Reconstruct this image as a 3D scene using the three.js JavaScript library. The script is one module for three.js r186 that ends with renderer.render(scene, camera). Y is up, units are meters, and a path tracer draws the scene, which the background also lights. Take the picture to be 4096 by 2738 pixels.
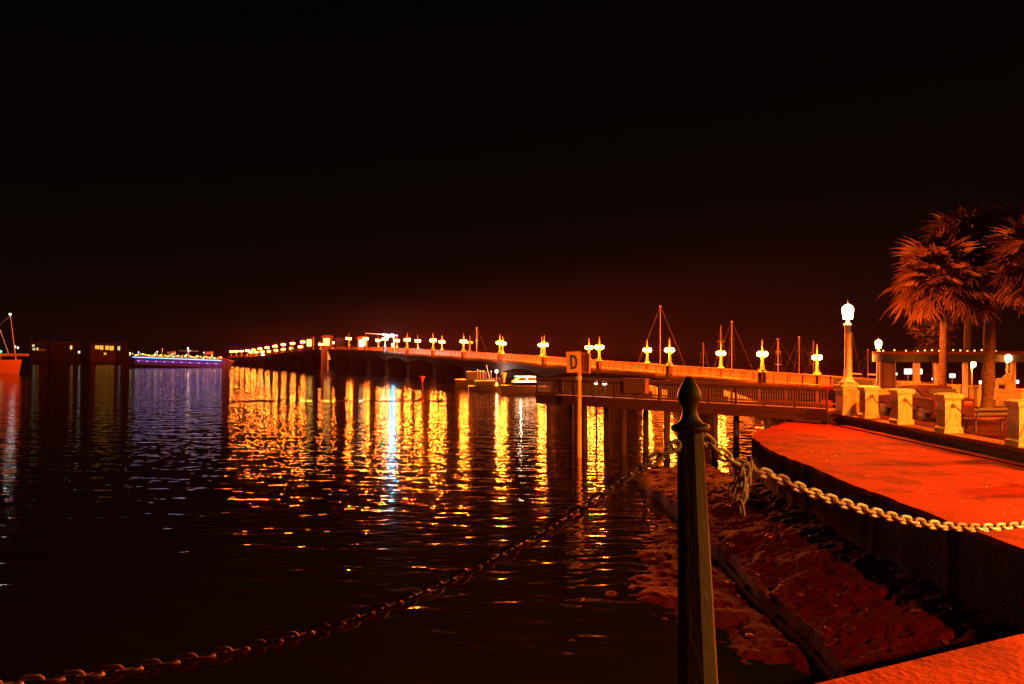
import * as THREE from 'three';
import { mergeGeometries } from 'three/addons/utils/BufferGeometryUtils.js';
import { RoundedBoxGeometry } from 'three/addons/geometries/RoundedBoxGeometry.js';
import { ImprovedNoise } from 'three/addons/math/ImprovedNoise.js';
import { FontLoader } from 'three/addons/loaders/FontLoader.js';
import { TextGeometry } from 'three/addons/geometries/TextGeometry.js';

// ---------------------------------------------------------------- camera, sky, moon, exposure
const EYE = 5.4, HORIZON = 1415, F = 3075;               // metres above the water; the lens in pixels of a 4096 x 2738 picture
const scene = new THREE.Scene();
const camera = new THREE.PerspectiveCamera(2 * Math.atan(1369 / F) * 180 / Math.PI, 4096 / 2738, 0.05, 6000);
camera.position.set(0, EYE, 0);
camera.lookAt(0, EYE, -100);
camera.setViewOffset(4096, 2738, 0, 1369 - HORIZON, 4096, 2738);
const renderer = new THREE.WebGLRenderer();
renderer.toneMapping = THREE.LinearToneMapping;
renderer.toneMappingExposure = 1;
renderer.shadowMap.enabled = true;
{ // night sky: almost black, a little warmer near the horizon where the town's light hangs
  const w = 64, h = 32, a = new Float32Array(w * h * 4);
  for (let y = 0; y < h; y++) for (let x = 0; x < w; x++) {
    const up = Math.max(0, ((y + .5) / h - .5) * 2), k = Math.exp(-up * 7);
    a.set([.0009 + .0011 * k, .0009 + .0006 * k, .0007 + .0003 * k, 1], (y * w + x) * 4);
  }
  const t = new THREE.DataTexture(a, w, h, THREE.RGBAFormat, THREE.FloatType);
  t.mapping = THREE.EquirectangularReflectionMapping; t.magFilter = THREE.LinearFilter; t.needsUpdate = true;
  scene.background = t; scene.environment = t;
}
const moon = new THREE.DirectionalLight(0xdfe6ff, .004);
moon.position.set(-40, 60, 50); moon.castShadow = true; scene.add(moon);
scene.fog = new THREE.FogExp2(new THREE.Color().setRGB(1, .45, .32), .000034);
const SODIUM = [1, .115, .004], AMBER = [1, .17, .012], FLOOD = [1, .4, .07];
const I_BRIDGE = 2200, I_BIG = 820, I_QUAY = 6000, I_PROM = 2300;

// ---------------------------------------------------------------- helpers
const V = (x, y, z) => new THREE.Vector3(x, y, z);
const P = (px, py, d) => V((px - 2048) / F * d, EYE + (HORIZON - py) / F * d, -d);
let seed = 7;
const rnd = () => { seed = (seed * 1664525 + 1013904223) >>> 0; return seed / 4294967296; };
const rr = (a, b) => a + (b - a) * rnd();
const lerp = (a, b, k) => a + (b - a) * k, clamp = (x, a, b) => Math.min(b, Math.max(a, x));
const sm = (a, b, x) => { const k = clamp((x - a) / (b - a), 0, 1); return k * k * (3 - 2 * k); };
const NZ = new ImprovedNoise();
const fbm = (x, y, z, o = 4) => { let s = 0, a = .5; for (let i = 0; i < o; i++) { s += a * NZ.noise(x, y, z); x *= 2.03; y *= 2.03; z *= 2.03; a *= .5; } return s; };
const used = {};
const numbered = (n) => { used[n] = (used[n] ?? -1) + 1; return used[n] ? n + '_' + String(used[n]).padStart(3, '0') : n; };
function flat(g) {                                         // non-indexed, position/normal/uv, uv in metres by the way each face points
  g = g.index ? g.toNonIndexed() : g;
  for (const k of Object.keys(g.attributes)) if (!['position', 'normal'].includes(k)) g.deleteAttribute(k);
  if (!g.attributes.normal) g.computeVertexNormals();
  const p = g.attributes.position, uv = new Float32Array(p.count * 2), a = V(), b = V(), c = V();
  for (let i = 0; i < p.count; i += 3) {
    a.fromBufferAttribute(p, i); b.fromBufferAttribute(p, i + 1); c.fromBufferAttribute(p, i + 2);
    const n = b.clone().sub(a).cross(c.clone().sub(a)), x = Math.abs(n.x), y = Math.abs(n.y), z = Math.abs(n.z);
    [a, b, c].forEach((q, k) => uv.set(y >= x && y >= z ? [q.x, q.z] : x >= z ? [q.z, q.y] : [q.x, q.y], (i + k) * 2));
  }
  g.setAttribute('uv', new THREE.BufferAttribute(uv, 2));
  return g;
}
const join = (gs) => mergeGeometries([gs].flat(3).map(flat));
function part(name, gs, m, parent, pos) {
  const o = new THREE.Mesh(gs.isBufferGeometry ? (gs.attributes.uv && !gs.index && !gs.parameters ? gs : flat(gs)) : join(gs), m);
  o.name = name; o.castShadow = o.receiveShadow = true;
  if (pos) o.position.copy(pos);
  parent.add(o);
  return o;
}
function tag(o, label, category, group, kind) {
  Object.assign(o.userData, label && { label }, category && { category }, group && { group }, kind && { kind });
  return o;
}
function thing(name, label, category, pos = V(), turn = 0, group) {
  const o = new THREE.Group(); o.name = numbered(name); o.position.copy(pos); o.rotation.y = turn; scene.add(o);
  return tag(o, label, category, group);
}
function struct(name, gs, m) { const o = part(numbered(name), gs, m, scene); o.userData.kind = 'structure'; return o; }
function copy(o, label, pos, turn) {
  const c = o.clone(); c.name = numbered(o.name.replace(/_\d{3}$/, '')); c.userData = { ...o.userData, label };
  if (pos) c.position.copy(pos); if (turn !== undefined) c.rotation.y = turn;
  scene.add(c); return c;
}
const box = (w, h, d, x = 0, y = 0, z = 0, ry = 0) => { const g = new THREE.BoxGeometry(w, h, d); if (ry) g.rotateY(ry); return g.translate(x, y, z); };
const rbox = (w, h, d, x = 0, y = 0, z = 0, r = .015) => new RoundedBoxGeometry(w, h, d, 1, r).translate(x, y, z);
const cyl = (r0, r1, h, x = 0, y = 0, z = 0, seg = 12) => new THREE.CylinderGeometry(r1, r0, h, seg).translate(x, y + h / 2, z);
const ball = (r, x = 0, y = 0, z = 0, s = 12) => new THREE.SphereGeometry(r, s, Math.ceil(s * .7)).translate(x, y, z);
const lathe = (pts, seg = 16) => new THREE.LatheGeometry(pts.map(([r, y]) => new THREE.Vector2(r, y)), seg);
function bar(a, b, r, seg = 6, r1 = r) {
  const d = b.clone().sub(a), g = new THREE.CylinderGeometry(r1, r, d.length(), seg);
  g.applyQuaternion(new THREE.Quaternion().setFromUnitVectors(V(0, 1, 0), d.clone().normalize()));
  return g.translate((a.x + b.x) / 2, (a.y + b.y) / 2, (a.z + b.z) / 2);
}
const tube = (pts, r, n = 24, seg = 6) => new THREE.TubeGeometry(new THREE.CatmullRomCurve3(pts), n, r, seg);
const ORD = ['first', 'second', 'third', 'fourth', 'fifth', 'sixth', 'seventh', 'eighth', 'ninth', 'tenth', 'eleventh', 'twelfth', 'thirteenth', 'fourteenth', 'fifteenth', 'sixteenth', 'seventeenth', 'eighteenth', 'nineteenth', 'twentieth', 'twenty-first', 'twenty-second', 'twenty-third', 'twenty-fourth'];

// ---------------------------------------------------------------- materials
function tex(n, fn, repeat) {                              // n x n picture of fn(u, v) in 0..1, a factor on the colour
  const a = new Uint8Array(n * n * 4);
  for (let y = 0; y < n; y++) for (let x = 0; x < n; x++) { const v = fn(x / n, y / n), c = Array.isArray(v) ? v : [v, v, v]; a.set([...c.map((k) => clamp(k, 0, 1) * 255), 255], (y * n + x) * 4); }
  const t = new THREE.DataTexture(a, n, n); t.wrapS = t.wrapT = THREE.RepeatWrapping; t.magFilter = THREE.LinearFilter; t.needsUpdate = true;
  if (repeat) t.repeat.set(repeat, repeat);
  return t;
}
const hash = (x, y, z) => { let h = Math.imul(x, 374761393) ^ Math.imul(y, 668265263) ^ Math.imul(z, 1274126177); h = Math.imul(h ^ (h >>> 13), 1274126177); return ((h ^ (h >>> 16)) >>> 0) / 2147483648 - 1; };
function loop(u, v, f, z, o = 4) {                          // seamless noise with f cells per tile
  let s = 0, a = .62; f = Math.max(2, Math.round(f));
  for (let i = 0; i < o; i++, f *= 2, a *= .5) {
    const x = u * f, y = v * f, X = Math.floor(x), Y = Math.floor(y), p = x - X, q = y - Y, k = p * p * (3 - 2 * p), m = q * q * (3 - 2 * q), h = (c, d) => hash((X + c) % f, (Y + d) % f, z + i * 17);
    s += a * lerp(lerp(h(0, 0), h(1, 0), k), lerp(h(0, 1), h(1, 1), k), m);
  }
  return s * .8;
}
const stoneMap = tex(512, (u, v) => .82 + .34 * loop(u, v, 40, 1, 5) + .16 * loop(u, v, 6, 9, 3), .5);
const stoneBump = tex(512, (u, v) => .5 + .9 * loop(u, v, 60, 4, 4), .5);
const stainMap = tex(1024, (u, v) => {
  const a = loop(u, v, 9, 2, 5), b = loop(u, v, 40, 5, 5), c = loop(u, v, 3.5, 11, 4);
  return [.86 - .34 * sm(.2, .34, a) + .3 * b + .22 * c, .86 - .4 * sm(.2, .34, a) + .3 * b + .22 * c, .86 - .4 * sm(.2, .34, a) + .3 * b + .22 * c];
}, 1 / 7);
const grainBump = tex(512, (u, v) => .5 + .8 * loop(u, v, 90, 3, 4), .4);
const woodMap = tex(256, (u, v) => .7 + .5 * loop(u * 1, v, 30, 6, 3) + .2 * Math.sin(v * 75 + 9 * loop(u, v, 4, 2, 2)), .8);
const damp = (c, rough, map, bump, s, k) => new THREE.MeshPhysicalMaterial({ color: new THREE.Color().setRGB(...c), roughness: rough, map, bumpMap: bump, bumpScale: s, specularIntensity: k, specularColor: new THREE.Color().setRGB(1, .35, .15) });
const bumpy = (c, rough, map, bump, s, extra) => new THREE.MeshStandardMaterial({ color: new THREE.Color().setRGB(...c), roughness: rough, map, bumpMap: bump, bumpScale: s, ...extra });
const plain = (c, rough = .6, metal = 0) => new THREE.MeshStandardMaterial({ color: new THREE.Color().setRGB(...c), roughness: rough, metalness: metal });
const glow = (c, k) => new THREE.MeshStandardMaterial({ color: new THREE.Color().setRGB(.05, .05, .05), emissive: new THREE.Color().setRGB(...c), emissiveIntensity: k, roughness: .4 });
const M = {
  coquina: bumpy([.52, .42, .17], .9, stoneMap, stoneBump, .012),
  shadeBlack: damp([.012, .004, .002], .9, stoneMap, stoneBump, .03, .15), coping: bumpy([.2, .07, .02], .9, stoneMap, stoneBump, .01),
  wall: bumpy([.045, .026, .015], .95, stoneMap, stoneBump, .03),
  concrete: bumpy([.1, .043, .016], .9, stoneMap, stoneBump, .008),
  girder: bumpy([.07, .03, .016], .85, stoneMap, null, 0),
  apron: damp([.165, .0125, .0016], .9, stainMap, grainBump, .012, .25),
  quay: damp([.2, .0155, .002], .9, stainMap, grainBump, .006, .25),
  land: damp([.045, .007, .002], .95, stainMap, grainBump, .02, .2),
  mud: damp([.034, .001, .0003], .8, stoneMap, stoneBump, .014, .1),
  shell: damp([.05, .0025, .0006], .5, stoneMap, null, 0, .5),
  wood: bumpy([.14, .022, .006], .85, woodMap, null, 0),
  pile: bumpy([.07, .02, .008], .8, woodMap, null, 0),
  chain: bumpy([.62, .50, .34], .55, stoneMap, null, 0, { metalness: .15 }),
  rust: bumpy([.09, .03, .015], .8, stoneMap, null, 0),
  post: new THREE.MeshPhysicalMaterial({ color: new THREE.Color().setRGB(.06, .047, .014), roughness: .55, map: stoneMap, bumpMap: stoneBump, bumpScale: .002, clearcoat: .2, clearcoatRoughness: .4 }),
  lampPaint: bumpy([.12, .06, .022], .7, stoneMap, null, 0), mastAlu: plain([.13, .09, .08], .5, .2), rim: plain([.06, .05, .05], .5, .4),
  paint: bumpy([.62, .5, .36], .6, stoneMap, null, 0),
  white: plain([.75, .72, .68], .45),
  dark: plain([.02, .018, .016], .6),
  hullDark: plain([.03, .03, .035], .35),
  alu: plain([.7, .68, .64], .4, .3),
  roof: plain([.09, .04, .03], .8),
  leaf: bumpy([.085, .028, .006], .6, null, null, 0),
  leafDry: bumpy([.16, .085, .03], .8, null, null, 0),
  trunk: bumpy([.2, .12, .07], .95, woodMap, stoneBump, .04),
  glass: plain([.008, .008, .008], .35),
  carPaint: new THREE.MeshPhysicalMaterial({ specularIntensity: .2, color: new THREE.Color().setRGB(.035, .006, .004), roughness: .7, clearcoat: 0, clearcoatRoughness: .1 }),
  tyre: plain([.02, .02, .02], .9),
  sign: bumpy([.8, .34, .05], .7, stoneMap, null, 0),
  foliage: plain([.03, .035, .015], .9),
  globe: glow([1, .22, .025], 200), bigGlobe: glow([1, .30, .06], 80), amberGlobe: glow(FLOOD, 30),
  windowWarm: glow([1, .42, .07], 2.6), windowGold: glow([1, .55, .09], 7), windowWhite: glow([1, .75, .35], 9), white2: glow([1, .9, .75], 16), ice: glow([.15, .7, 1], 30),
  blueStrip: glow([.12, .4, 1], 5.5), violet: glow([.35, .12, 1], .9), red: glow([1, .05, .02], 9), green: glow([.1, .8, .3], 3), fairy: glow([1, .35, .07], 6),
};
function lamp(parent, at, color, cd, r = .18) {
  const l = new THREE.PointLight(new THREE.Color().setRGB(...color), cd, 0, 2);
  l.position.copy(at); l.shadow.radius = r / .02; l.castShadow = true; l.name = 'lamp_light'; parent.add(l); return l;
}

// ---------------------------------------------------------------- water
{
  const n = 1024, TILE = 14, W = [];
  for (let i = 0; i < 150; i++) {                          // ripples: whole numbers of waves per tile, so it repeats without a seam
    const lam = .28 * Math.pow(12, rnd() * rnd() * 1.1), th = (rnd() + rnd() + rnd() - 1.5) * .8 + Math.PI / 2, k = TILE / lam;
    W.push([Math.round(k * Math.cos(th)), Math.round(k * Math.sin(th)) || 1, rnd() * 6.283, .0047 * Math.pow(lam / .6, .15)]);
  }
  const N = 4096, S = new Float32Array(N + 1), C = new Float32Array(N);
  for (let i = 0; i < N; i++) C[i] = Math.cos(i / N * 2 * Math.PI);
  const a = new Uint8Array(n * n * 4);
  for (let y = 0; y < n; y++) for (let x = 0; x < n; x++) {
    let sx = 0, sy = 0;
    for (const [kx, ky, ph, s] of W) { const c = C[((kx * x + ky * y) * (N / n) + ph * 652) & (N - 1)] * s, l = Math.hypot(kx, ky); sx += c * kx / l; sy += c * ky / l; }
    const l = Math.hypot(sx, sy, 1);
    a.set([(-sx / l * .5 + .5) * 255, (-sy / l * .5 + .5) * 255, (1 / l * .5 + .5) * 255, 255], (y * n + x) * 4);
  }
  const t = new THREE.DataTexture(a, n, n); t.wrapS = t.wrapT = THREE.RepeatWrapping; t.magFilter = THREE.LinearFilter; t.needsUpdate = true;
  const swell = tex(512, (u, v) => { let s = 0; for (const [kx, ky, p] of [[1, 3, 0], [-2, 5, 1], [1, 7, 2.2], [3, 9, 4], [-3, 6, 5], [2, 11, .4], [-1, 13, 3.3]]) s += Math.cos((kx * u + ky * v) * 6.2832 + p) / (kx * kx + ky * ky) * 8; return .5 + .12 * s; });
  swell.repeat.set(14 / 47, 14 / 47);
  const m = new THREE.MeshPhysicalMaterial({ color: new THREE.Color().setRGB(.004, .003, .003), roughness: .05, ior: 1.33, normalMap: t, normalScale: new THREE.Vector2(1, 1), bumpMap: swell, bumpScale: .012 });
  const g = new THREE.PlaneGeometry(3600, 3000, 8, 8).rotateX(-Math.PI / 2).translate(-600, 0, -1300);
  const q = g.attributes.position, uv = g.attributes.uv;
  for (let i = 0; i < q.count; i++) uv.setXY(i, q.getX(i) / TILE, -q.getZ(i) / TILE);
  const o = new THREE.Mesh(g, m); o.name = 'water'; o.receiveShadow = true; o.userData.kind = 'structure'; scene.add(o);
  // a slick of calmer water along a tide line
  const up = [], lo = []; for (let i = 0; i <= 60; i++) { const x = lerp(-31.5, -7, i / 60); up.push(new THREE.Vector2(x, 88.6 + 1.6 * fbm(x * .35, 3, 1, 3))); lo.unshift(new THREE.Vector2(x, 85.6 + 1.6 * fbm(x * .35, 9, 1, 3))); }
  const cg = flat(new THREE.ShapeGeometry(new THREE.Shape([...up, ...lo])).rotateX(-Math.PI / 2).translate(0, .006, 0)), cu = cg.attributes.uv;
  for (let i = 0; i < cu.count; i++) cu.setXY(i, cg.attributes.position.getX(i) / TILE, -cg.attributes.position.getZ(i) / TILE);
  const cm = m.clone(); cm.roughness = .03; cm.normalScale = new THREE.Vector2(.07, .07); cm.bumpScale = .003;
  const calm = new THREE.Mesh(cg, cm); calm.name = 'calm_water'; calm.userData.kind = 'structure'; scene.add(calm);
}

// ---------------------------------------------------------------- shore: mud, apron, seawalls, land
const PROM = 2.8, QUAY = 3.85, APRON = 2.36, WALLX = 14.02;
const shelf = [[9, 5.35], [11, 5.1], [13, 4.5], [15, 3.4], [17, 2.7], [20, 3.0], [24, 4.2], [28, 5.2], [34, 7]];
const xs = (d) => { for (let i = 1; i < shelf.length; i++) if (d < shelf[i][0]) return lerp(shelf[i - 1][1], shelf[i][1], clamp((d - shelf[i - 1][0]) / (shelf[i][0] - shelf[i - 1][0]), 0, 1)); return 7; };
const ledge = (d) => 5.4 + .5 * fbm(d * .28, 4, 1, 2);
function mudY(x, d) {
  const n = fbm(x * .7, d * .55, 2, 3), f = fbm(x * 3.5, d * 3, 5, 3), lump = Math.max(0, fbm(x * 1.3, d * 1.0, 8, 3)), e = ledge(d);
  const pits = Math.max(0, fbm(x * 2.6, d * 2.2, 31, 2) - .12);
  const low = clamp((x - xs(d)) * .1, -.9, .13) + .15 * n + .045 * f + .14 * lump - .4 * pits - .03 - .2 * sm(e - .35, e - .15, x);
  const top = lerp(.52, 1.08, (x - 5.5) / 2.4) + .14 * n + .06 * f + .2 * lump - .5 * pits - .08;
  return lerp(low, top * (1 - sm(24, 31, d) * .5), sm(e - .1, e - .02, x));
}
{
  const x0 = .5, x1 = 8.6, d0 = 4, d1 = 34, nx = 260, nd = 560, p = [], idx = [], uv = [];
  for (let j = 0; j <= nd; j++) for (let i = 0; i <= nx; i++) { const x = lerp(x0, x1, i / nx), d = lerp(d0, d1, j / nd); p.push(x, mudY(x, d), -d); uv.push(x, d); }
  for (let j = 0; j < nd; j++) for (let i = 0; i < nx; i++) { const a = j * (nx + 1) + i, b = a + 1, c = a + nx + 1; idx.push(a, b, c + 1, a, c + 1, c); }
  const g = new THREE.BufferGeometry(); g.setIndex(idx);
  g.setAttribute('position', new THREE.Float32BufferAttribute(p, 3)); g.setAttribute('uv', new THREE.Float32BufferAttribute(uv, 2)); g.computeVertexNormals();
  const o = new THREE.Mesh(g, M.mud); o.name = 'mud_flat'; o.userData.kind = 'structure'; o.castShadow = o.receiveShadow = true; scene.add(o);
  // oyster shells and stones lying in the mud
  const s = new THREE.IcosahedronGeometry(1, 1), sp = s.attributes.position;
  for (let i = 0; i < sp.count; i++) { const v = V().fromBufferAttribute(sp, i), k = 1 + .5 * fbm(v.x * 1.3, v.y * 1.3, v.z * 1.3 + 3, 2); sp.setXYZ(i, v.x * k, v.y * k * .55, v.z * k); }
  s.computeVertexNormals();
  const N = 650, im = new THREE.InstancedMesh(s, M.shell, N), mt = new THREE.Matrix4(), q = new THREE.Quaternion(), e = new THREE.Euler();
  for (let i = 0; i < N; i++) {
    let x, d, y; do { x = rr(2.4, 7.8); d = rr(7.5, 30); y = mudY(x, d); } while (y < .03 || fbm(x * .8, d * .8, 21, 2) < -.1 + .3 * rnd() - .2);
    const k = .018 + .06 * Math.pow(rnd(), 4);
    mt.compose(V(x, y + k * .15, -d), q.setFromEuler(e.set(rr(-.6, .6), rr(0, 6), rr(-.6, .6))), V(k * rr(.7, 1.6), k, k * rr(.7, 1.4)));
    im.setMatrixAt(i, mt);
  }
  im.name = 'oyster_shells'; im.castShadow = im.receiveShadow = true; tag(im, 'small stones and oyster shells scattered over the dark red mud', 'shells', null, 'stuff'); scene.add(im);
}
function slab(pts, top, bottom, wob = 0, step = .25) {       // a flat slab over a polygon of [x, d]; with wob its rim is chipped
  const out = [];
  pts.forEach(([x, d], i) => {
    const [X, D] = pts[(i + 1) % pts.length], n = wob ? Math.max(1, Math.round(Math.hypot(X - x, D - d) / step)) : 1;
    for (let k = 0; k < n; k++) { const a = lerp(x, X, k / n), b = lerp(d, D, k / n); out.push([a + wob * (fbm(a * 1.7, b * 1.7, 1, 4) + .6 * Math.max(0, NZ.noise(a * .9, b * .9, 4))), b + wob * fbm(a * 1.7, b * 1.7, 9, 4)]); }
  });
  const s = new THREE.Shape(out.map(([x, d]) => new THREE.Vector2(x, d)));
  return new THREE.ExtrudeGeometry(s, { depth: top - bottom, bevelEnabled: false }).rotateX(-Math.PI / 2).translate(0, bottom, 0);
}
struct('path', slab([[7.95, 5.6], [WALLX - .004, 8.8], [WALLX - .004, 36.2], [12.9, 35.2], [11.2, 32.6], [9.7, 30.2], [8.7, 28], [8.1, 24], [7.9, 18], [7.95, 11]], APRON, APRON - .1, .16), M.apron);
{
  const t = thing('bulkhead', 'low bulkhead of dark wet boards stepping down across the mud flat', 'bulkhead');  // boards added along the ledge, near-black to stand for its shade
  for (let d = 6.6, i = 0; d < 26.5; d += .62, i++) { const a = ledge(d), b = ledge(d + .6), g = rbox(.09, .92 + .05 * Math.sin(i * 2.3), Math.hypot(.6, b - a), 0, 0, 0, .012); part('board', flat(g), M.shadeBlack, t, V((a + b) / 2 - .11, -.25 - .008 * i * (d > 20 ? 1.2 : .2), -(d + .3))).rotation.y = -Math.atan2(b - a, .6); }
}
struct('embankment', slab([[7.95, 5.6], [WALLX - .004, 8.8], [WALLX - .004, 36.2], [12.9, 35.2], [11.2, 32.6], [9.7, 30.2], [8.7, 28], [8.1, 24], [7.9, 18], [7.95, 11]].map(([x, d]) => [Math.min(x + .05, WALLX - .006), d]), APRON - .102, -.6, .16), M.shadeBlack);  // body under the path; the shade on its faces is put into the near-black colour
{ // dead leaves and crumbs of shell on the paving
  const g = flat(new THREE.CircleGeometry(1, 6).scale(1, .45, 1).rotateX(-Math.PI / 2)), N = 170, im = new THREE.InstancedMesh(g, M.leafDry, N), mt = new THREE.Matrix4(), q = new THREE.Quaternion();
  for (let i = 0; i < N; i++) { const d = rr(8, 30), x = rnd() < .5 ? rr(8.6, 10) : rr(9, 13.4), k = rr(.02, .075); mt.compose(V(x, APRON + .008, -d), q.setFromEuler(new THREE.Euler(rr(-.15, .15), rr(0, 6), rr(-.15, .15))), V(k, k, k)); im.setMatrixAt(i, mt); }
  im.name = 'leaf_litter'; tag(im, 'dead leaves and crumbs scattered over the red waterside path', 'leaf litter', null, 'stuff'); scene.add(im);
}
{ // a shallow kerb strip along the foot of the wall
  const k = thing('kerb_strip', 'low kerb strip along the foot of the stone-topped seawall', 'kerb');
  for (let i = 0; i < 7; i++) part('kerb_stone', box(.5, .05, 3.4, 13.9 - .002, APRON + .02, -11.6 - i * 3.42), M.apron, k);
}
const QX = 1.41, QD = 3.6, QS = .46;                          // near quay edge: d = QD + (x - QX) * QS
{
  const e = (x) => QD + (x - QX) * QS;
  const t = thing('quay_wall', 'red paved quay with a straight stone edge in the near corner', 'quay');
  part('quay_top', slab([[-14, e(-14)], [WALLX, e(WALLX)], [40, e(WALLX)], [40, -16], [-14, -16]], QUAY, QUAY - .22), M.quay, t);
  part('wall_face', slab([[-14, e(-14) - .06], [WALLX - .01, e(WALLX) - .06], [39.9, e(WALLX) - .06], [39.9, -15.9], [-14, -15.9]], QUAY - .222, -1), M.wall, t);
}
{
  const t = thing('seawall', 'long dark seawall carrying the row of chained stone piers', 'seawall');
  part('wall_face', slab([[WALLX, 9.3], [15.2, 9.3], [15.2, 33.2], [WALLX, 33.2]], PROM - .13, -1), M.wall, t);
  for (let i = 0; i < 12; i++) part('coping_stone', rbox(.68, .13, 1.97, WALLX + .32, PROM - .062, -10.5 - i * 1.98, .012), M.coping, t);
}
const landY = (d) => lerp(PROM - .02, 1.62, sm(37, 52, d));
{
  const rows = [9.4, 20, 33, 37, 40, 43, 46, 49, 52, 57, 62, 70, 90, 140, 220], p = [], idx = [];
  const edge = (d) => d < 33.2 ? 15.18 : d < 66 ? lerp(15.18, 30, (d - 33.2) / 32.8) : 30 + (d - 66) * .2;
  rows.forEach((d) => { for (let i = 0; i <= 6; i++) p.push(lerp(edge(d), 400, Math.pow(i / 6, 2)), landY(d), -d); });
  for (let j = 0; j < rows.length - 1; j++) for (let i = 0; i < 6; i++) { const a = j * 7 + i, c = a + 7; idx.push(a, a + 1, c + 1, a, c + 1, c); }
  const base = p.length / 3; rows.forEach((d) => p.push(edge(d), -1, -d));
  for (let j = 0; j < rows.length - 1; j++) idx.push(j * 7, base + j + 1, base + j, j * 7, (j + 1) * 7, base + j + 1);
  const g = new THREE.BufferGeometry(); g.setIndex(idx); g.setAttribute('position', new THREE.Float32BufferAttribute(p, 3)); g.computeVertexNormals();
  struct('ground', g, M.land);
}

// ---------------------------------------------------------------- chains
const LINK = (() => {                                        // one oval link along x, its ring in the xy plane
  const L = .030, R = .0155, r = .0068, pts = [];
  for (let i = 0; i < 20; i++) { const a = i / 20 * 2 * Math.PI; pts.push(V(Math.cos(a) * R + Math.sign(Math.cos(a)) * (L - R) * Math.min(1, Math.abs(Math.cos(a)) * 3), Math.sin(a) * R, 0)); }
  return flat(new THREE.TubeGeometry(new THREE.CatmullRomCurve3(pts, true), 28, r, 7, true));
})();
function linkRun(parent, pts, pitch, m, geo = LINK, s = 1, roll = .3, jitter = .12) {
  const c = new THREE.CatmullRomCurve3(pts), n = Math.floor(c.getLength() / pitch), made = [];
  for (let i = 0; i <= n; i++) {
    const a = c.getPointAt(Math.min(1, i * pitch / c.getLength())), t = c.getTangentAt(Math.min(1, i * pitch / c.getLength()));
    const side = V().crossVectors(t, V(0, 1, 0)); if (side.length() < .1) side.set(1, 0, 0); side.normalize();
    const up = V().crossVectors(side, t), q = new THREE.Quaternion().setFromRotationMatrix(new THREE.Matrix4().makeBasis(t, up, side));
    q.multiply(new THREE.Quaternion().setFromAxisAngle(V(1, 0, 0), roll + (i % 2) * Math.PI / 2 + rr(-jitter, jitter)));
    made.push([a, q]);
    if (parent) { const o = part('link', geo, Array.isArray(m) ? m[Math.floor(rnd() * m.length)] : m, parent, a); o.quaternion.copy(q); o.scale.setScalar(s); }
  }
  return made;
}
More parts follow.
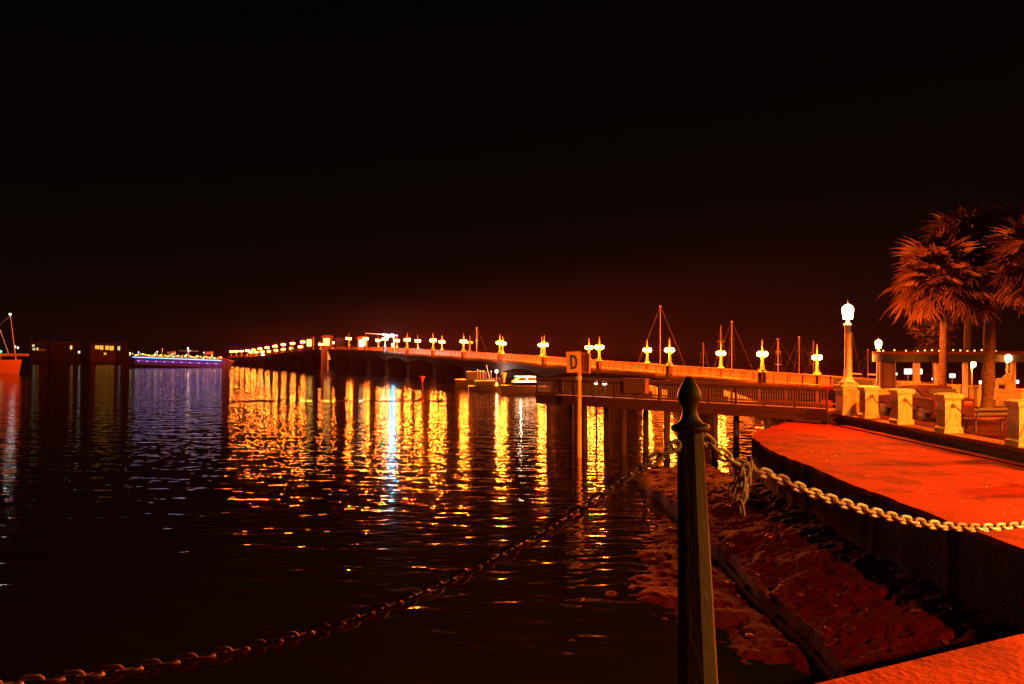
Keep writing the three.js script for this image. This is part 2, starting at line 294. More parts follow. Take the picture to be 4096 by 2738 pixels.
// the post at the front and the vertical plane its chains hang in
const LINKS = [M.chain, M.chain, bumpy([.5, .34, .2], .65, stoneMap, null, 0, { metalness: .1 }), bumpy([.4, .23, .11], .75, stoneMap, null, 0)];
const BX = .705, BD = 2.87, CX = .908, CD = .418;
const onPlane = (px, py) => { const u = (px - 2048) / F, s = (BD * u - BX) / (CX - CD * u), d = BD + CD * s; return V(u * d, EYE + (HORIZON - py) / F * d, -d); };
{
  const t = thing('bollard_post', 'dark green eight-sided post with acorn finial in the foreground', 'post', V(BX, QUAY, -BD));
  t.rotation.z = .031;
  const yOf = (py) => EYE + (HORIZON - py) / F * BD - QUAY, k = BD / F;
  const shaft = new THREE.CylinderGeometry(53 * k, 92 * k, yOf(1726), 8, 1).rotateY(Math.PI / 8 - .33).translate(0, yOf(1726) / 2, 0).toNonIndexed(); shaft.computeVertexNormals();
  part('shaft', shaft, M.post, t);
  part('collar', lathe([[.001, yOf(1728)], [56 * k, yOf(1728)], [70 * k, yOf(1724)], [76 * k, yOf(1715)], [77 * k, yOf(1707)], [72 * k, yOf(1699)], [58 * k, yOf(1695)], [.001, yOf(1695)]], 28), M.post, t);
  part('finial', lathe([[58 * k, yOf(1697)], [50 * k, yOf(1691)], [38 * k, yOf(1678)], [31 * k, yOf(1656)], [29 * k, yOf(1640)], [33 * k, yOf(1621)], [44 * k, yOf(1603)], [48 * k, yOf(1589)], [46.5 * k, yOf(1575)], [39 * k, yOf(1556)], [27 * k, yOf(1533)], [15 * k, yOf(1515)], [7 * k, yOf(1507)], [.0005, yOf(1505)]], 28), M.post, t);
  for (const s of [-1, 1]) {
    const g = new THREE.TorusGeometry(.019, .0065, 8, 18).rotateX(s * .5).translate(s * .068, yOf(1782), .0);
    part('eye_ring', g.rotateY(Math.atan2(CD, CX) * 1), M.post, t);
  }
  part('base_plate', [cyl(.13, .12, .02, 0, 0, 0, 8), cyl(.11, .1, .05, 0, .02, 0, 8)], M.post, t);

  const right = thing('chain', 'pale heavy chain sagging right from the post with a dangling tail', 'chain', V(), 0, 'chains hung from the foreground post');
  linkRun(right, [onPlane(2832, 1768), onPlane(2880, 1812), onPlane(2985, 1872)], .046, LINKS, LINK, 1.12);
  linkRun(right, [onPlane(2992, 1872), onPlane(3090, 1905), onPlane(3240, 1968), onPlane(3400, 2022), onPlane(3560, 2066), onPlane(3720, 2098), onPlane(3900, 2112), onPlane(4060, 2104), onPlane(4250, 2070)], .046, LINKS);
  linkRun(right, [onPlane(2990, 1868), onPlane(2984, 1920), onPlane(2986, 1975), onPlane(2978, 2010)], .046, LINKS);
  linkRun(right, [onPlane(2968, 1876), onPlane(2952, 1925), onPlane(2938, 1975), onPlane(2944, 2000)].map((p) => p.add(V(0, 0, -.02))), .046, LINKS);
  linkRun(right, [onPlane(2972, 1886), onPlane(2962, 1945), onPlane(2956, 2000), onPlane(2962, 2046)].map((p) => p.add(V(0, 0, .022))), .046, LINKS);
  const sh = onPlane(2994, 1852); part('shackle', [new THREE.TorusGeometry(.016, .006, 8, 16).translate(sh.x, sh.y, sh.z), ball(.011, sh.x + .004, sh.y + .016, sh.z)], M.rust, right);
  const left = thing('chain', 'dim heavy chain sagging left from the post over the dark water', 'chain', V(), 0, 'chains hung from the foreground post');
  linkRun(left, [onPlane(2694, 1788), onPlane(2560, 1878), onPlane(2330, 2040), onPlane(2100, 2178), onPlane(1800, 2330), onPlane(1400, 2490), onPlane(1000, 2598), onPlane(600, 2672), onPlane(250, 2722), onPlane(-150, 2765)], .046, LINKS);
}

// ---------------------------------------------------------------- stone piers with chains between them
const PIER = [18.6, 21.6, 25.25, 28.3, 30.9];
{
  const t = thing('stone_pier', '', 'stone pier', V(WALLX + .33, PROM + .004, -PIER[0]), 0, 'stone piers along the seawall');
  part('shaft', rbox(.52, 1.02, .52, 0, .61, 0, .012), M.coquina, t);
  part('base', [rbox(.62, .15, .62, 0, .075, 0, .012), lathe([[.43, .15], [.37, .2]], 4).rotateY(Math.PI / 4)], M.coquina, t);
  part('cap', [rbox(.66, .12, .66, 0, 1.195, 0, .015), lathe([[.45, 1.255], [.3, 1.3], [.001, 1.305]], 4).rotateY(Math.PI / 4), rbox(.58, .04, .58, 0, 1.115, 0, .008)], M.coquina, t);
  for (const s of [-1, 1]) part('ring', new THREE.TorusGeometry(.055, .013, 6, 14).translate(0, .9, s * .28), M.rust, t);
  const big = new THREE.TubeGeometry(new THREE.CatmullRomCurve3([V(-.06, 0, 0), V(-.03, .03, 0), V(.03, .03, 0), V(.06, 0, 0), V(.03, -.03, 0), V(-.03, -.03, 0)], true), 14, .011, 5, true);
  const tmp = new THREE.Matrix4(), chains = (d0, d1) => {
    const a = V(WALLX + .33, PROM + .9, -d0 + .3), b = V(WALLX + .33, PROM + .9, -d1 - .3), pts = [];
    for (let i = 0; i <= 8; i++) { const k = i / 8; pts.push(a.clone().lerp(b, k).add(V(.0, -.34 * (1 - (2 * k - 1) ** 2), 0))); }
    return linkRun(null, pts, .095, null).map(([p, q]) => big.clone().applyMatrix4(tmp.compose(p, q, V(1, 1, 1))));
  };
  const L = ['rightmost stone pier, cut off by the picture edge', 'stone pier standing in front of the left palm trunk', 'stone pier just left of the one before the palm trunk', 'smallest stone pier, next to the tall lamp pedestal'];
  t.userData.label = 'stone pier just outside the right edge of the picture';
  PIER.slice(1).forEach((d, i) => copy(t, L[i], V(WALLX + .33, PROM + .004, -d)));
  const CL = ['rusty chain running out of the picture from the rightmost stone pier', 'rusty chain between the rightmost stone pier and the one before the palm trunk', 'rusty chain left of the stone pier before the palm trunk', 'rusty chain reaching the smallest stone pier', 'short rusty chain between the smallest pier and the lamp pedestal'];
  [...PIER.slice(1), 32.1].forEach((d, i) => tag(part(numbered('pier_chain'), chains(d, PIER[i]), M.rust, scene), CL[i], 'chain', 'chains between the stone piers'));
}

// ---------------------------------------------------------------- lamps of the shore
function lanternPost(label, pos, h, cd, k = 1, pedestal = true, color = [1, .16, .011], shaded = false, group) {
  const t = thing('street_lamp', label, 'street lamp', pos, 0, group), y0 = pedestal ? 1.47 * k : 0;
  if (pedestal) { part('pedestal', [rbox(.74 * k, 1.1 * k, .74 * k, 0, .62 * k, 0, .012), rbox(.84 * k, .16 * k, .84 * k, 0, .08 * k, 0, .012)], M.coquina, t); part('pedestal_cap', [rbox(.84 * k, .1 * k, .84 * k, 0, 1.22 * k, 0, .015), rbox(.6 * k, .08 * k, .6 * k, 0, 1.31 * k, 0, .015)], M.coquina, t); }
  const s = y0 ? 1.35 * k : 0;
  part('pole', lathe([[.001, s], [.33 * k, s], [.29 * k, s + .06], [.2 * k, s + .16], [.155 * k, s + .34], [.14 * k, s + .7], [.122 * k, h - .62 * k], [.15 * k, h - .58 * k], [.15 * k, h - .52 * k], [.09 * k, h - .46 * k], [.06 * k, h - .3 * k], [.001, h - .3 * k]], 10), M.paint, t);
  const ln = part('lantern', lathe([[.001, h - .3 * k], [.17 * k, h - .3 * k], [.19 * k, h - .27 * k], [.235 * k, h + .1 * k], [.001, h + .1 * k]], 14), M.bigGlobe, t);
  part('hood', lathe([[.25 * k, h + .1 * k], [.25 * k, h + .135 * k], [.001, h + .135 * k]], 14), M.paint, ln);
  part('dome', lathe([[.235 * k, h + .14 * k], [.21 * k, h + .22 * k], [.13 * k, h + .29 * k], [.04 * k, h + .34 * k], [.001, h + .34 * k]], 14), M.bigGlobe, ln);
  part('spike', cyl(.018 * k, .004, .2 * k, 0, h + .33 * k, 0, 6), M.paint, ln);
  if (shaded) { // opaque upper part: light goes down and sideways only
    const l = new THREE.SpotLight(new THREE.Color().setRGB(...color), cd, 0, 1.5, .1, 2); l.position.set(0, h - .1 * k, 0); l.target.position.set(0, 0, 0); l.shadow.radius = 10; l.castShadow = true; l.name = 'lamp_light'; t.add(l); t.add(l.target);
  } else lamp(t, V(0, h - .1 * k, 0), color, cd, .2 * k);
  return t;
}
const bigP = P(3364, 1660, 32.6);
lanternPost('tall lit lantern post on the stone pedestal where the walkway meets the seawall', V(bigP.x + .3, PROM + .004, bigP.z), EYE + (HORIZON - 1250) / F * 32.6 - PROM, I_BIG);
{ const p = P(3515, 1378, 58); lanternPost('smaller lit lantern post rising behind the canopy roof', V(p.x, landY(58), p.z), p.y - landY(58), 180, 1); }
lanternPost('lit promenade lantern post just outside the right edge beside the seawall', V(17.4, PROM - .02, -12.6), 4.9, I_PROM, 1, false, AMBER, true);
lanternPost('lit promenade lantern post outside the right edge under the palms', V(22.5, PROM - .02, -22.5), 4.7, I_PROM * 1.0, 1, false, AMBER, true);
{ // tall quay lamp behind the photographer: a downward head
  const t = thing('quay_lamp', 'tall quay lamp with a downward head standing behind the photographer', 'street lamp', V(11.2, QUAY, 3.2));
  part('pole', cyl(.09, .055, 5.1, 0, 0, 0, 10), M.paint, t);
  part('arm', tube([V(0, 5.0, 0), V(0, 5.25, -.25), V(0, 5.3, -.9)], .035, 10, 6), M.paint, t);
  part('hood', [rbox(.3, .12, .56, 0, 5.3, -1.1, .03)], M.dark, t);
  part('lamp_lens', box(.22, .02, .42, 0, 5.228, -1.1), M.amberGlobe, t);
  const l = new THREE.SpotLight(new THREE.Color().setRGB(...FLOOD), I_QUAY, 0, .69, .36, 2);
  l.position.set(0, 5.2, -1.1); l.target.position.set(-7.4, -3.85, -17.2); l.shadow.radius = 6; l.castShadow = true; l.name = 'lamp_light'; t.add(l); t.add(l.target);
}

// ---------------------------------------------------------------- bridge
const BT = [[-3, -1.45], [-1.7, -.86], [0, -.12], [1, .31], [2, .74], [3, 1.18], [4, 1.66], [5, 2.05], [6, 2.44], [7, 2.76], [8, 3.15], [9, 3.45], [10, 3.68], [11.5, 3.85], [12.5, 3.75], [13.5, 3.5], [15.5, 2.9], [17.5, 2.1], [19.5, 1.35], [21.5, .95], [23.5, .8], [26, .7]];
const lampRel = (t) => { for (let i = 1; i < BT.length; i++) if (t <= BT[i][0]) return lerp(BT[i - 1][1], BT[i][1], (t - BT[i - 1][0]) / (BT[i][0] - BT[i - 1][0])); return .7; };
const WIDTH = 7.8, LAMPH = 1.7, railY = (t, w = 0) => EYE + lampRel(t) - LAMPH - .36 * w / WIDTH, DECK = 1.15;
const BP = (t, w, y) => V(24.44 - 6.59 * t + .877 * w, y, -(75 + 12 * t + .481 * w));
const BANG = Math.atan2(6.59, 12);                          // heading of the bridge, left of straight ahead
function sweep(profile, t0, t1, n) {                          // profile(t) -> closed ring of [w, y]
  const rings = []; for (let i = 0; i <= n; i++) { const t = lerp(t0, t1, i / n); rings.push(profile(t).map(([w, y]) => BP(t, w, y))); }
  const k = rings[0].length, p = [], tri = (...v) => v.forEach((q) => p.push(q.x, q.y, q.z));
  for (let i = 0; i < n; i++) for (let j = 0; j < k; j++) { const a = rings[i][j], b = rings[i][(j + 1) % k], c = rings[i + 1][j], d = rings[i + 1][(j + 1) % k]; tri(a, b, d); tri(a, d, c); }
  for (const r of [rings[0], rings[n]]) for (let j = 1; j < k - 1; j++) tri(r[0], r[j], r[j + 1]);
  const g = new THREE.BufferGeometry(); g.setAttribute('position', new THREE.Float32BufferAttribute(p, 3)); g.computeVertexNormals(); return g;
}
const T0 = -1.75, T1 = 24.3, bridge = thing('bridge', 'long lamp-lit bridge rising across the bay to its lit towers', 'bridge');
const rect = (w0, w1, y0, y1) => (t) => [[w0, railY(t, w0) + y0], [w1, railY(t, w1) + y0], [w1, railY(t, w1) + y1], [w0, railY(t, w0) + y1]];
part('deck', sweep(rect(-.25, WIDTH + .25, -DECK - .35, -DECK), T0, T1, 52), M.girder, bridge);
part('fascia', sweep((t) => { const a = -DECK - .36, b = a - .55 - .75 * Math.pow(Math.abs(Math.cos(Math.PI * t)), 3), y = railY(t); return [[-.12, y + b], [.5, y + b], [.5, y + a], [-.12, y + a]]; }, T0, T1, 208), M.girder, bridge);
part('sidewalk', sweep(rect(WIDTH - 1.6, WIDTH - .12, -DECK + .004, -DECK + .16), T0, T1, 52), M.concrete, bridge);
part('railing_bar', sweep(rect(-.05, .05, -.08, 0), -.6, T1, 104), M.concrete, bridge);
part('railing_kerb', sweep(rect(-.1, .1, -DECK + .004, -DECK + .2), -.6, T1, 104), M.concrete, bridge);
part('parapet_cap', sweep(rect(WIDTH - .14, WIDTH + .14, -.1, 0), T0, T1, 104), M.concrete, bridge);
{
  const st = [], pn = [];
  for (let i = 0; i < 200; i++) {
    const t = -.6 + i / 8; if (t > T1) break;
    const g = box(.07, DECK - .29, .07); g.rotateY(BANG); const at = BP(t, 0, railY(t) - .082 - (DECK - .29) / 2);
    if (t < 10.9) part('stanchion', flat(g), M.girder, bridge, at); else st.push(g.translate(at.x, at.y, at.z));
  }
  part('stanchions', st, M.girder, bridge).userData.kind = 'stuff';
  for (let i = 0; i < 210; i++) {
    const t = T0 + i / 8; if (t + .125 > T1) break;
    const panel = (a, b, lo, hi, w0, w1) => sweep((q) => rect(w0, w1, lo, hi)(q), a, b, 1), w = WIDTH;
    const gs = [panel(t + .008, t + .117, -DECK + .162, -.102, w - .06, w + .08), panel(t + .008, t + .117, -DECK + .164, -DECK + .3, w - .09, w - .0605), panel(t + .008, t + .02, -DECK + .302, -.104, w - .09, w - .0605), panel(t + .105, t + .117, -DECK + .302, -.104, w - .09, w - .0605)];
    if (t < 10.9) part('parapet_panel', gs, M.concrete, bridge); else pn.push(gs);
  }
  part('parapet_panels', pn, M.concrete, bridge).userData.kind = 'stuff';
  for (let t = 0; t <= 24; t++) { if (t === 12) continue;
    const y = railY(t) - DECK - .4, at = BP(t, WIDTH / 2, 0), g = [box(1.3, y + 1, WIDTH - .4, 0, (y - 1) / 2, 0), box(1.7, .9, WIDTH + .4, 0, -.1, 0), box(1.5, .5, WIDTH, 0, y - .45, 0)].map((q) => q.rotateY(BANG + Math.PI / 2));
    part('bridge_pier', g, M.girder, bridge, at);
  }
  for (const [w, ts] of [[0, [...Array(11).keys()]]]) for (const t of ts) {     // dark pilasters under the near lamps
    const g = rbox(.66, DECK + .75, .5, 0, 0, 0, .02).rotateY(BANG + Math.PI / 2); part('pilaster', flat(g), M.girder, bridge, BP(t, w - .06, railY(t) - DECK / 2 - .1));
  }
}
{ // the lamps: a tapering post with a spire and a globe on either arm
  const t = thing('bridge_lamp', '', 'street lamp', V(), 0, 'lamps along the bridge rails');
  part('post', [lathe([[.42, .02], [.4, .1], [.24, .2], [.18, .35], [.14, .8], [.12, 1.4], [.11, 1.95], [.13, 2.0], [.08, 2.1], [.05, 2.6], [.03, 3.15], [.001, 3.17]], 8)], M.lampPaint, t);
  part('arm', [tube([V(-.42, 1.62, 0), V(-.36, 1.42, 0), V(-.1, 1.45, 0), V(.1, 1.45, 0), V(.36, 1.42, 0), V(.42, 1.62, 0)], .03, 16, 5)], M.lampPaint, t);
  for (const s of [-1, 1]) { const g = part('globe_lamp', ball(.24, 0, 0, 0, 14), M.globe, t, V(.42 * s, 1.78, 0)); g.rotation.y = -BANG; part('globe_cap', [lathe([[.12, .15], [.05, .22], [.001, .3]], 8), lathe([[.001, -.2], [.07, -.19], [.1, -.15]], 8)], M.lampPaint, g); }
  let first = true; const TURN = Math.atan2(-.481, .877) + Math.PI, rowT = [...Array(11).keys(), 13.5, 14.5, 15.5, 16.5, 17.5, 18.5, 19.5, 20.5, 21.5, 22.5, 23.5];
  for (const [w, side] of [[0, 'near'], [WIDTH, 'far']]) rowT.forEach((k, i) => {
    const past = k > 12, n = past ? i - 11 : i, tt = w && past ? k - .35 : k;
    const label = past ? `small lamp beyond the bridge towers on the ${side} rail, ${ORD[n]} from the towers` : `double-globe lamp on the ${side} bridge rail, ${ORD[n]} from the shore end`;
    const at = BP(tt, w, railY(tt, w) + .002);
    const o = first ? (t.position.copy(at), t.userData.label = label, t) : copy(t, label, at);
    o.rotation.y = BANG; first = false;
    const dark = side === 'far' && k === 6;
    if (dark) { o.userData.label = 'unlit lamp post on the far bridge rail left of a bare mast'; o.children.filter((c) => c.name === 'globe_lamp').forEach((c) => { c.material = M.white; }); return; }
    const lit = k < 8 ? [-1, 1] : [1];
    for (const s of lit) lamp(scene, o.localToWorld(V(0, 0, 0)) && V(.42 * s, 1.78, 0).applyAxisAngle(V(0, 1, 0), o.rotation.y).add(at), SODIUM, I_BRIDGE * (past ? .7 : lit.length === 1 ? 1.7 : 1), .2);
  });
}
// towers of the lifting span
function tower(label, tt, w, y1, wide, pane, nWin) {
  const at = BP(tt, w, 0), deck = railY(tt, w) - DECK, t = thing('bridge_tower', label, 'tower', at, -BANG + .5, 'towers of the lifting span'), top = EYE + (HORIZON - y1) / F * -at.z, h = top - deck;
  part('pier_base', [box(wide * 1.25, deck + 1, wide * 1.25, 0, (deck - 1) / 2, 0), box(wide * 1.5, .8, wide * 1.5, 0, .2, 0)], M.concrete, t);
  part('wall', [box(wide, h - .5, .18, 0, deck + (h - .5) / 2 - .0, -wide / 2 + .09), ...[-1, 1].map((s) => box(.3, h - .5, wide - .2, s * (wide / 2 - .15), deck + (h - .5) / 2, .1)), box(wide - .6, (h - .5) * .34, .25, 0, deck + (h - .5) * .17, wide / 2 - .15), box(wide - .6, .3, .25, 0, deck + h - .65, wide / 2 - .15)], M.concrete, t);
  part('roof', [box(wide * 1.22, .18, wide * 1.22, 0, top - .38, 0), box(wide * 1.08, .2, wide * 1.08, 0, top - .58, 0), box(wide * .9, .3, wide * .9, 0, top - .15, 0)], M.concrete, t);
  const wy0 = deck + (h - .5) * .36, wy1 = deck + h - .85, ww = (wide - .6) / nWin;
  for (let i = 0; i < nWin; i++) {
    const x = -(wide - .6) / 2 + ww * (i + .5), hw = ww * .36, s = new THREE.Shape();
    s.moveTo(x - hw, wy0); s.lineTo(x + hw, wy0); s.lineTo(x + hw, wy1 - hw); s.absarc(x, wy1 - hw, hw, 0, Math.PI); s.lineTo(x - hw, wy0);
    part('window', flat(new THREE.ExtrudeGeometry(s, { depth: .05, bevelEnabled: false }).translate(0, 0, wide / 2 - .16)), pane, t);
    if (i) part('mullion', box(ww * .2, wy1 - wy0, .2, x - ww / 2, (wy0 + wy1) / 2, wide / 2 - .12), M.concrete, t);
  }
  return t;
}
tower('nearer bridge tower with three tall glowing arched windows', 11.4, -.2, 1342, 2.3, M.windowGold, 3);
tower('farther left bridge tower with three glowing arched windows', 12.8, -.2, 1347, 2.0, M.windowGold, 3);
tower('brightly lit bridge tower on the far rail right of the others', 10.98, WIDTH + .2, 1347, 2.4, M.windowWhite, 2);
tower('dim bridge tower on the far rail with unlit windows', 12.56, WIDTH + .2, 1352, 2.2, M.wall, 3);
{ // gantry over the roadway with floodlights
  const a = BP(7.62, .4, railY(7.62) - DECK), t = thing('signal_gantry', 'thin signal gantry over the bridge with an icy blue floodlight', 'gantry', a), d = -a.z;
  const up = (px, py) => P(px, py, d).sub(a);
  part('pole', [bar(V(), up(1573, 1338), .07)], M.paint, t);
  part('arm', [bar(up(1590, 1342), up(1462, 1334), .06), bar(up(1573, 1352), up(1540, 1340), .03)], M.paint, t);
  part('sign_box', rbox(.85, .42, .2, ...up(1548, 1346).toArray(), .02), M.sign, t);
  part('control_box', rbox(.5, .7, .4, ...up(1571, 1384).toArray(), .03), M.paint, t);
  const f = up(1568, 1341).add(V(0, 0, .1)), g = up(1533, 1339).add(V(0, 0, .1));
  part('floodlight', ball(.22, f.x, f.y, f.z, 10), M.ice, t); lamp(t, f, [.02, .55, 1], 3400, .2);
  part('floodlight', ball(.18, g.x, g.y, g.z, 10), M.white2, t); lamp(t, g, [1, .75, .4], 260, .15);
}
{ // solid parapet of the bridge's approach on land
  const t = thing('approach_wall', 'pale panelled parapet wall of the bridge approach behind the pavilion', 'wall');
  for (let i = 0; i < 8; i++) { const a = -1.72 + i * .14; part('wall_panel', [sweep(rect(-.12, .12, -1.12, -.12), a + .006, a + .134, 1), sweep(rect(-.15, -.121, -1.12, -.95), a + .006, a + .134, 1), sweep(rect(-.15, -.121, -.3, -.12), a + .006, a + .134, 1), sweep(rect(-.15, -.121, -.949, -.301), a + .006, a + .02, 1)], M.coquina, t); part('coping_stone', sweep(rect(-.2, .2, -.118, 0), a + .002, a + .138, 1), M.coquina, t); }
}

// ---------------------------------------------------------------- wooden walkway
{
  const B = V(13.55, 2.9, -33.0), A = V(1.4, 2.9, -45.6), u = B.clone().sub(A).normalize(), L = A.distanceTo(B), side = V(u.z, 0, -u.x), ang = Math.atan2(-u.z, u.x);
  const t = thing('boardwalk', 'red wooden walkway on piles with a baluster railing', 'walkway', A, ang);
  const put = (w, h, d, s, y, o, r) => box(w, h, d, s, y, o);
  part('deck', [box(L, .14, 2.2, L / 2, -.07, -1.1)], M.wood, t);
  part('beam', [box(L, .3, .14, L / 2, -.29, -.1)], M.wood, t); part('beam', [box(L, .3, .14, L / 2, -.29, -2.1)], M.wood, t);
  part('fascia_board', [box(L, .26, .05, L / 2, -.02, .03)], M.wood, t);
  for (const o of [0, -2.2]) {
    part('top_rail', box(L, .05, .16, L / 2, 1.02, o - .0), M.wood, t); part('rail', box(L, .1, .05, L / 2, .92, o), M.wood, t); part('rail', box(L, .09, .05, L / 2, .2, o), M.wood, t);
    for (let s = .05; s < L; s += 1.45) part('post', box(.08, 1.0, .08, s, .495, o - .06), M.wood, t);
  }
  const bg = flat(box(.04, .66, .04)); let n = 0;
  for (let s = .14; s < L - .05; s += .118) if (Math.abs((s - .05) % 1.45) > .1) part('baluster', bg, M.paint2 ??= bumpy([.32, .13, .045], .8, woodMap, null, 0), t, V(s, .56, .04));
  for (let s = .9; s < L; s += 2.75) for (const o of [-.2, -2.0]) part('pile', cyl(.17, .15, 4, s + (o < -1 ? .12 : 0), -4.15, o, 9), M.pile, t);
  const k = thing('dock_box', 'reddish wooden utility box standing at the walkway railing', 'box', P(2549, 1573, 39.95), ang);
  part('box_body', rbox(1.4, .7, .3, 0, .35, .1, .02), M.sign2 ??= bumpy([.3, .09, .035], .7, woodMap, null, 0), k); part('lid', rbox(1.46, .06, .36, 0, .732, .1, .02), M.sign2, k);
  for (const [px, py, l, c] of [[2386, 1537, 'bluish white light left of two behind the walkway balusters', [.9, .9, 1]], [2418, 1539, 'round white light right of two behind the walkway balusters', [1, .95, .8]]]) {
    const p = P(px, py, 47), q = thing('dock_light', l, 'light', V(p.x, 0, p.z)); part('pole', cyl(.06, .05, p.y, 0, 0, 0, 8), M.pile, q); part('globe_lamp', ball(.15, 0, p.y + .1, 0, 10), M.white2, q); lamp(q, V(0, p.y + .1, 0), c, 9, .12);
  }
}

// ---------------------------------------------------------------- the D board
{
  const d = 40, b = P(2317, 1415, d), t = thing('channel_sign', 'two boards on a pole in the water, the front one lettered D', 'sign', V(b.x, 0, -d));
  const y = (py) => EYE + (HORIZON - py) / F * d, x = (px) => (px - 2317) / F * d;
  part('pole', cyl(.125, .105, y(1492) + .5, 0, -.5, 0, 12), M.sign, t);
  part('band', cyl(.15, .15, .17, -.03, y(1520), 0, 12), M.paint, t);
  const one = new THREE.Group(); one.name = 'front_board'; one.position.set(x(2294), y(1449), .16); one.rotation.set(0, -.12, .045); t.add(one);
  part('board', rbox(.76, 1.09, .04, 0, 0, 0, .012), M.sign, one);
  const font = await new FontLoader().loadAsync('fonts/droid/droid_sans_bold.typeface.json');
  const g = new TextGeometry('D', { font, size: 1, depth: .02, curveSegments: 10, bevelEnabled: false }); g.computeBoundingBox();
  const bb = g.boundingBox, W = bb.max.x - bb.min.x, H = bb.max.y - bb.min.y;
  g.translate(-bb.min.x - W / 2, -bb.min.y - H / 2, 0).scale(.36 / W, .74 / H, 1).translate(.01, 0, .022);
  part('letter', g, M.dark, one);
  const two = new THREE.Group(); two.name = 'rear_board'; two.position.set(x(2341), y(1453), -.02); two.rotation.set(0, -.95, -.03); t.add(two);
  part('board', rbox(.84, 1.05, .03, 0, 0, 0, .01), M.rustBoard ??= bumpy([.36, .1, .03], .8, stoneMap, null, 0), two);
  part('frame', [box(.84, .07, .08, 0, .49, .05), box(.84, .07, .08, 0, -.49, .05), box(.06, .9, .08, .39, 0, .05)], M.sign, two);
}
for (const [px, y0, y1, d, m, l] of [[2016, 1493, 1530, 118, M.paint, 'pale funnel-topped piling standing in the water beside the white motorboat'], [1688, 1506, 1530, 112, plain([.5, .04, .02], .6), 'red funnel-topped piling standing in the bright reflections']]) {
  const p = P(px, y0, d), h = (y1 - y0) / F * d, t = thing('marker_piling', l, 'piling', V(p.x, 0, -d));
  part('piling', cyl(.16, .14, p.y - h + .3, 0, -.3, 0, 9), M.pile, t); part('funnel_top', lathe([[.001, p.y - h], [.15, p.y - h], [.2, p.y - h * .6], [.42, p.y - .1], [.42, p.y], [.001, p.y]], 10), m, t);
}

// ---------------------------------------------------------------- boats
function hullGeo(L, B, H, sheer = .25, n = 14) {            // bow towards +x, deck closed
  const p = [], tri = (...v) => v.forEach((q) => p.push(...q)), st = [];
  for (let i = 0; i <= n; i++) { const u = i / n, b = B / 2 * (1 - Math.pow(u, 2.6)) * lerp(.82, 1, sm(0, .4, u)) + .01, top = H * (1 + sheer * u * u), ring = []; for (let j = 0; j <= 6; j++) { const v = j / 6; ring.push([(u - .5) * L + .06 * L * u * v, -.35 + (top + .35) * v, b * Math.pow(v, .38)]); } st.push(ring); }
  for (let i = 0; i < n; i++) { for (let j = 0; j < 6; j++) for (const s of [1, -1]) { const q = ([x, y, z]) => [x, y, z * s], a = q(st[i][j]), b = q(st[i + 1][j]), c = q(st[i + 1][j + 1]), d = q(st[i][j + 1]); s > 0 ? (tri(a, b, c), tri(a, c, d)) : (tri(a, c, b), tri(a, d, c)); } const a = st[i][6], b = st[i + 1][6]; tri(a, b, [b[0], b[1], -b[2]]); tri(a, [b[0], b[1], -b[2]], [a[0], a[1], -a[2]]); }
  for (let j = 0; j < 6; j++) { const a = st[0][j], b = st[0][j + 1]; tri(a, b, [b[0], b[1], -b[2]]); tri(a, [b[0], b[1], -b[2]], [a[0], a[1], -a[2]]); }
  const g = new THREE.BufferGeometry(); g.setAttribute('position', new THREE.Float32BufferAttribute(p, 3)); g.computeVertexNormals(); return g;
}
function sailboat(label, px, topY, d, turn, lean = 0, hull = M.white, stays = 1) {
  const p = P(px, topY, d), t = thing('sailboat', label, 'sailboat', V(p.x, 0, -d), turn, 'moored sailboats'), h = p.y - 1.1; t.rotation.z = lean;
  part('hull', hullGeo(9, 2.8, 1, .3), hull, t);
  part('cabin', [rbox(3.2, .5, 1.7, -.6, 1.28, 0, .12)], M.white, t);
  part('mast', [cyl(.075, .05, h, .3, 1.1, 0, 7), ...[.45, .72].map((k) => box(.05, .05, 1.2, .3, 1.1 + h * k, 0))], M.mastAlu, t);
  part('masthead', box(.35, .16, .12, .3, 1.1 + h, 0), M.mastAlu, t);
  part('boom', [cyl(.14, .12, 3.6, 0, 0, 0, 7).rotateZ(Math.PI / 2).translate(.2, 2.35, 0)], M.paint, t);
  part('rigging', [bar(V(.3, 1.1 + h, 0), V(4.7, 1.3, 0), .011, 4), bar(V(.3, 1.1 + h, 0), V(-4.4, 1.1, 0), .011, 4), bar(V(.3, 1.1 + h, 0), V(.3, 1, 1.3), .009, 4), bar(V(.3, 1.1 + h, 0), V(.3, 1, -1.3), .009, 4)], M.mastAlu, t);
  return t;
}
sailboat('sailboat behind the bridge whose mast rises alone left of the first paired lamps', 1902, 1312, 155, .5);
sailboat('sailboat behind the bridge with the tallest mast beside a lone globe lamp', 2650, 1226, 118, 2.9);
sailboat('sailboat with a thin leaning mast just left of the second tall mast', 2884, 1305, 122, 1.2, .02);
sailboat('sailboat with a tall mast directly behind the far rail lamp right of the post finial', 2935, 1287, 112, 2.2);
sailboat('sailboat with a short mast above the acorn finial of the post', 2816, 1374, 132, 1.6, .01);
sailboat('sailboat with raked stays right of the near rail lamp', 3106, 1357, 104, .3);
sailboat('sailboat with a bare mast midway between the last two bridge lamps', 3204, 1350, 108, 1.9);
sailboat('sailboat with a thin mast just left of the last bridge lamp', 3257, 1365, 112, 1.4);
sailboat('sailboat with a bare mast just right of the tall lantern post', 3413, 1334, 116, 1.5, -.008);
sailboat('sailboat with a mast left of the smaller lantern post', 3478, 1400, 112, 1.7);
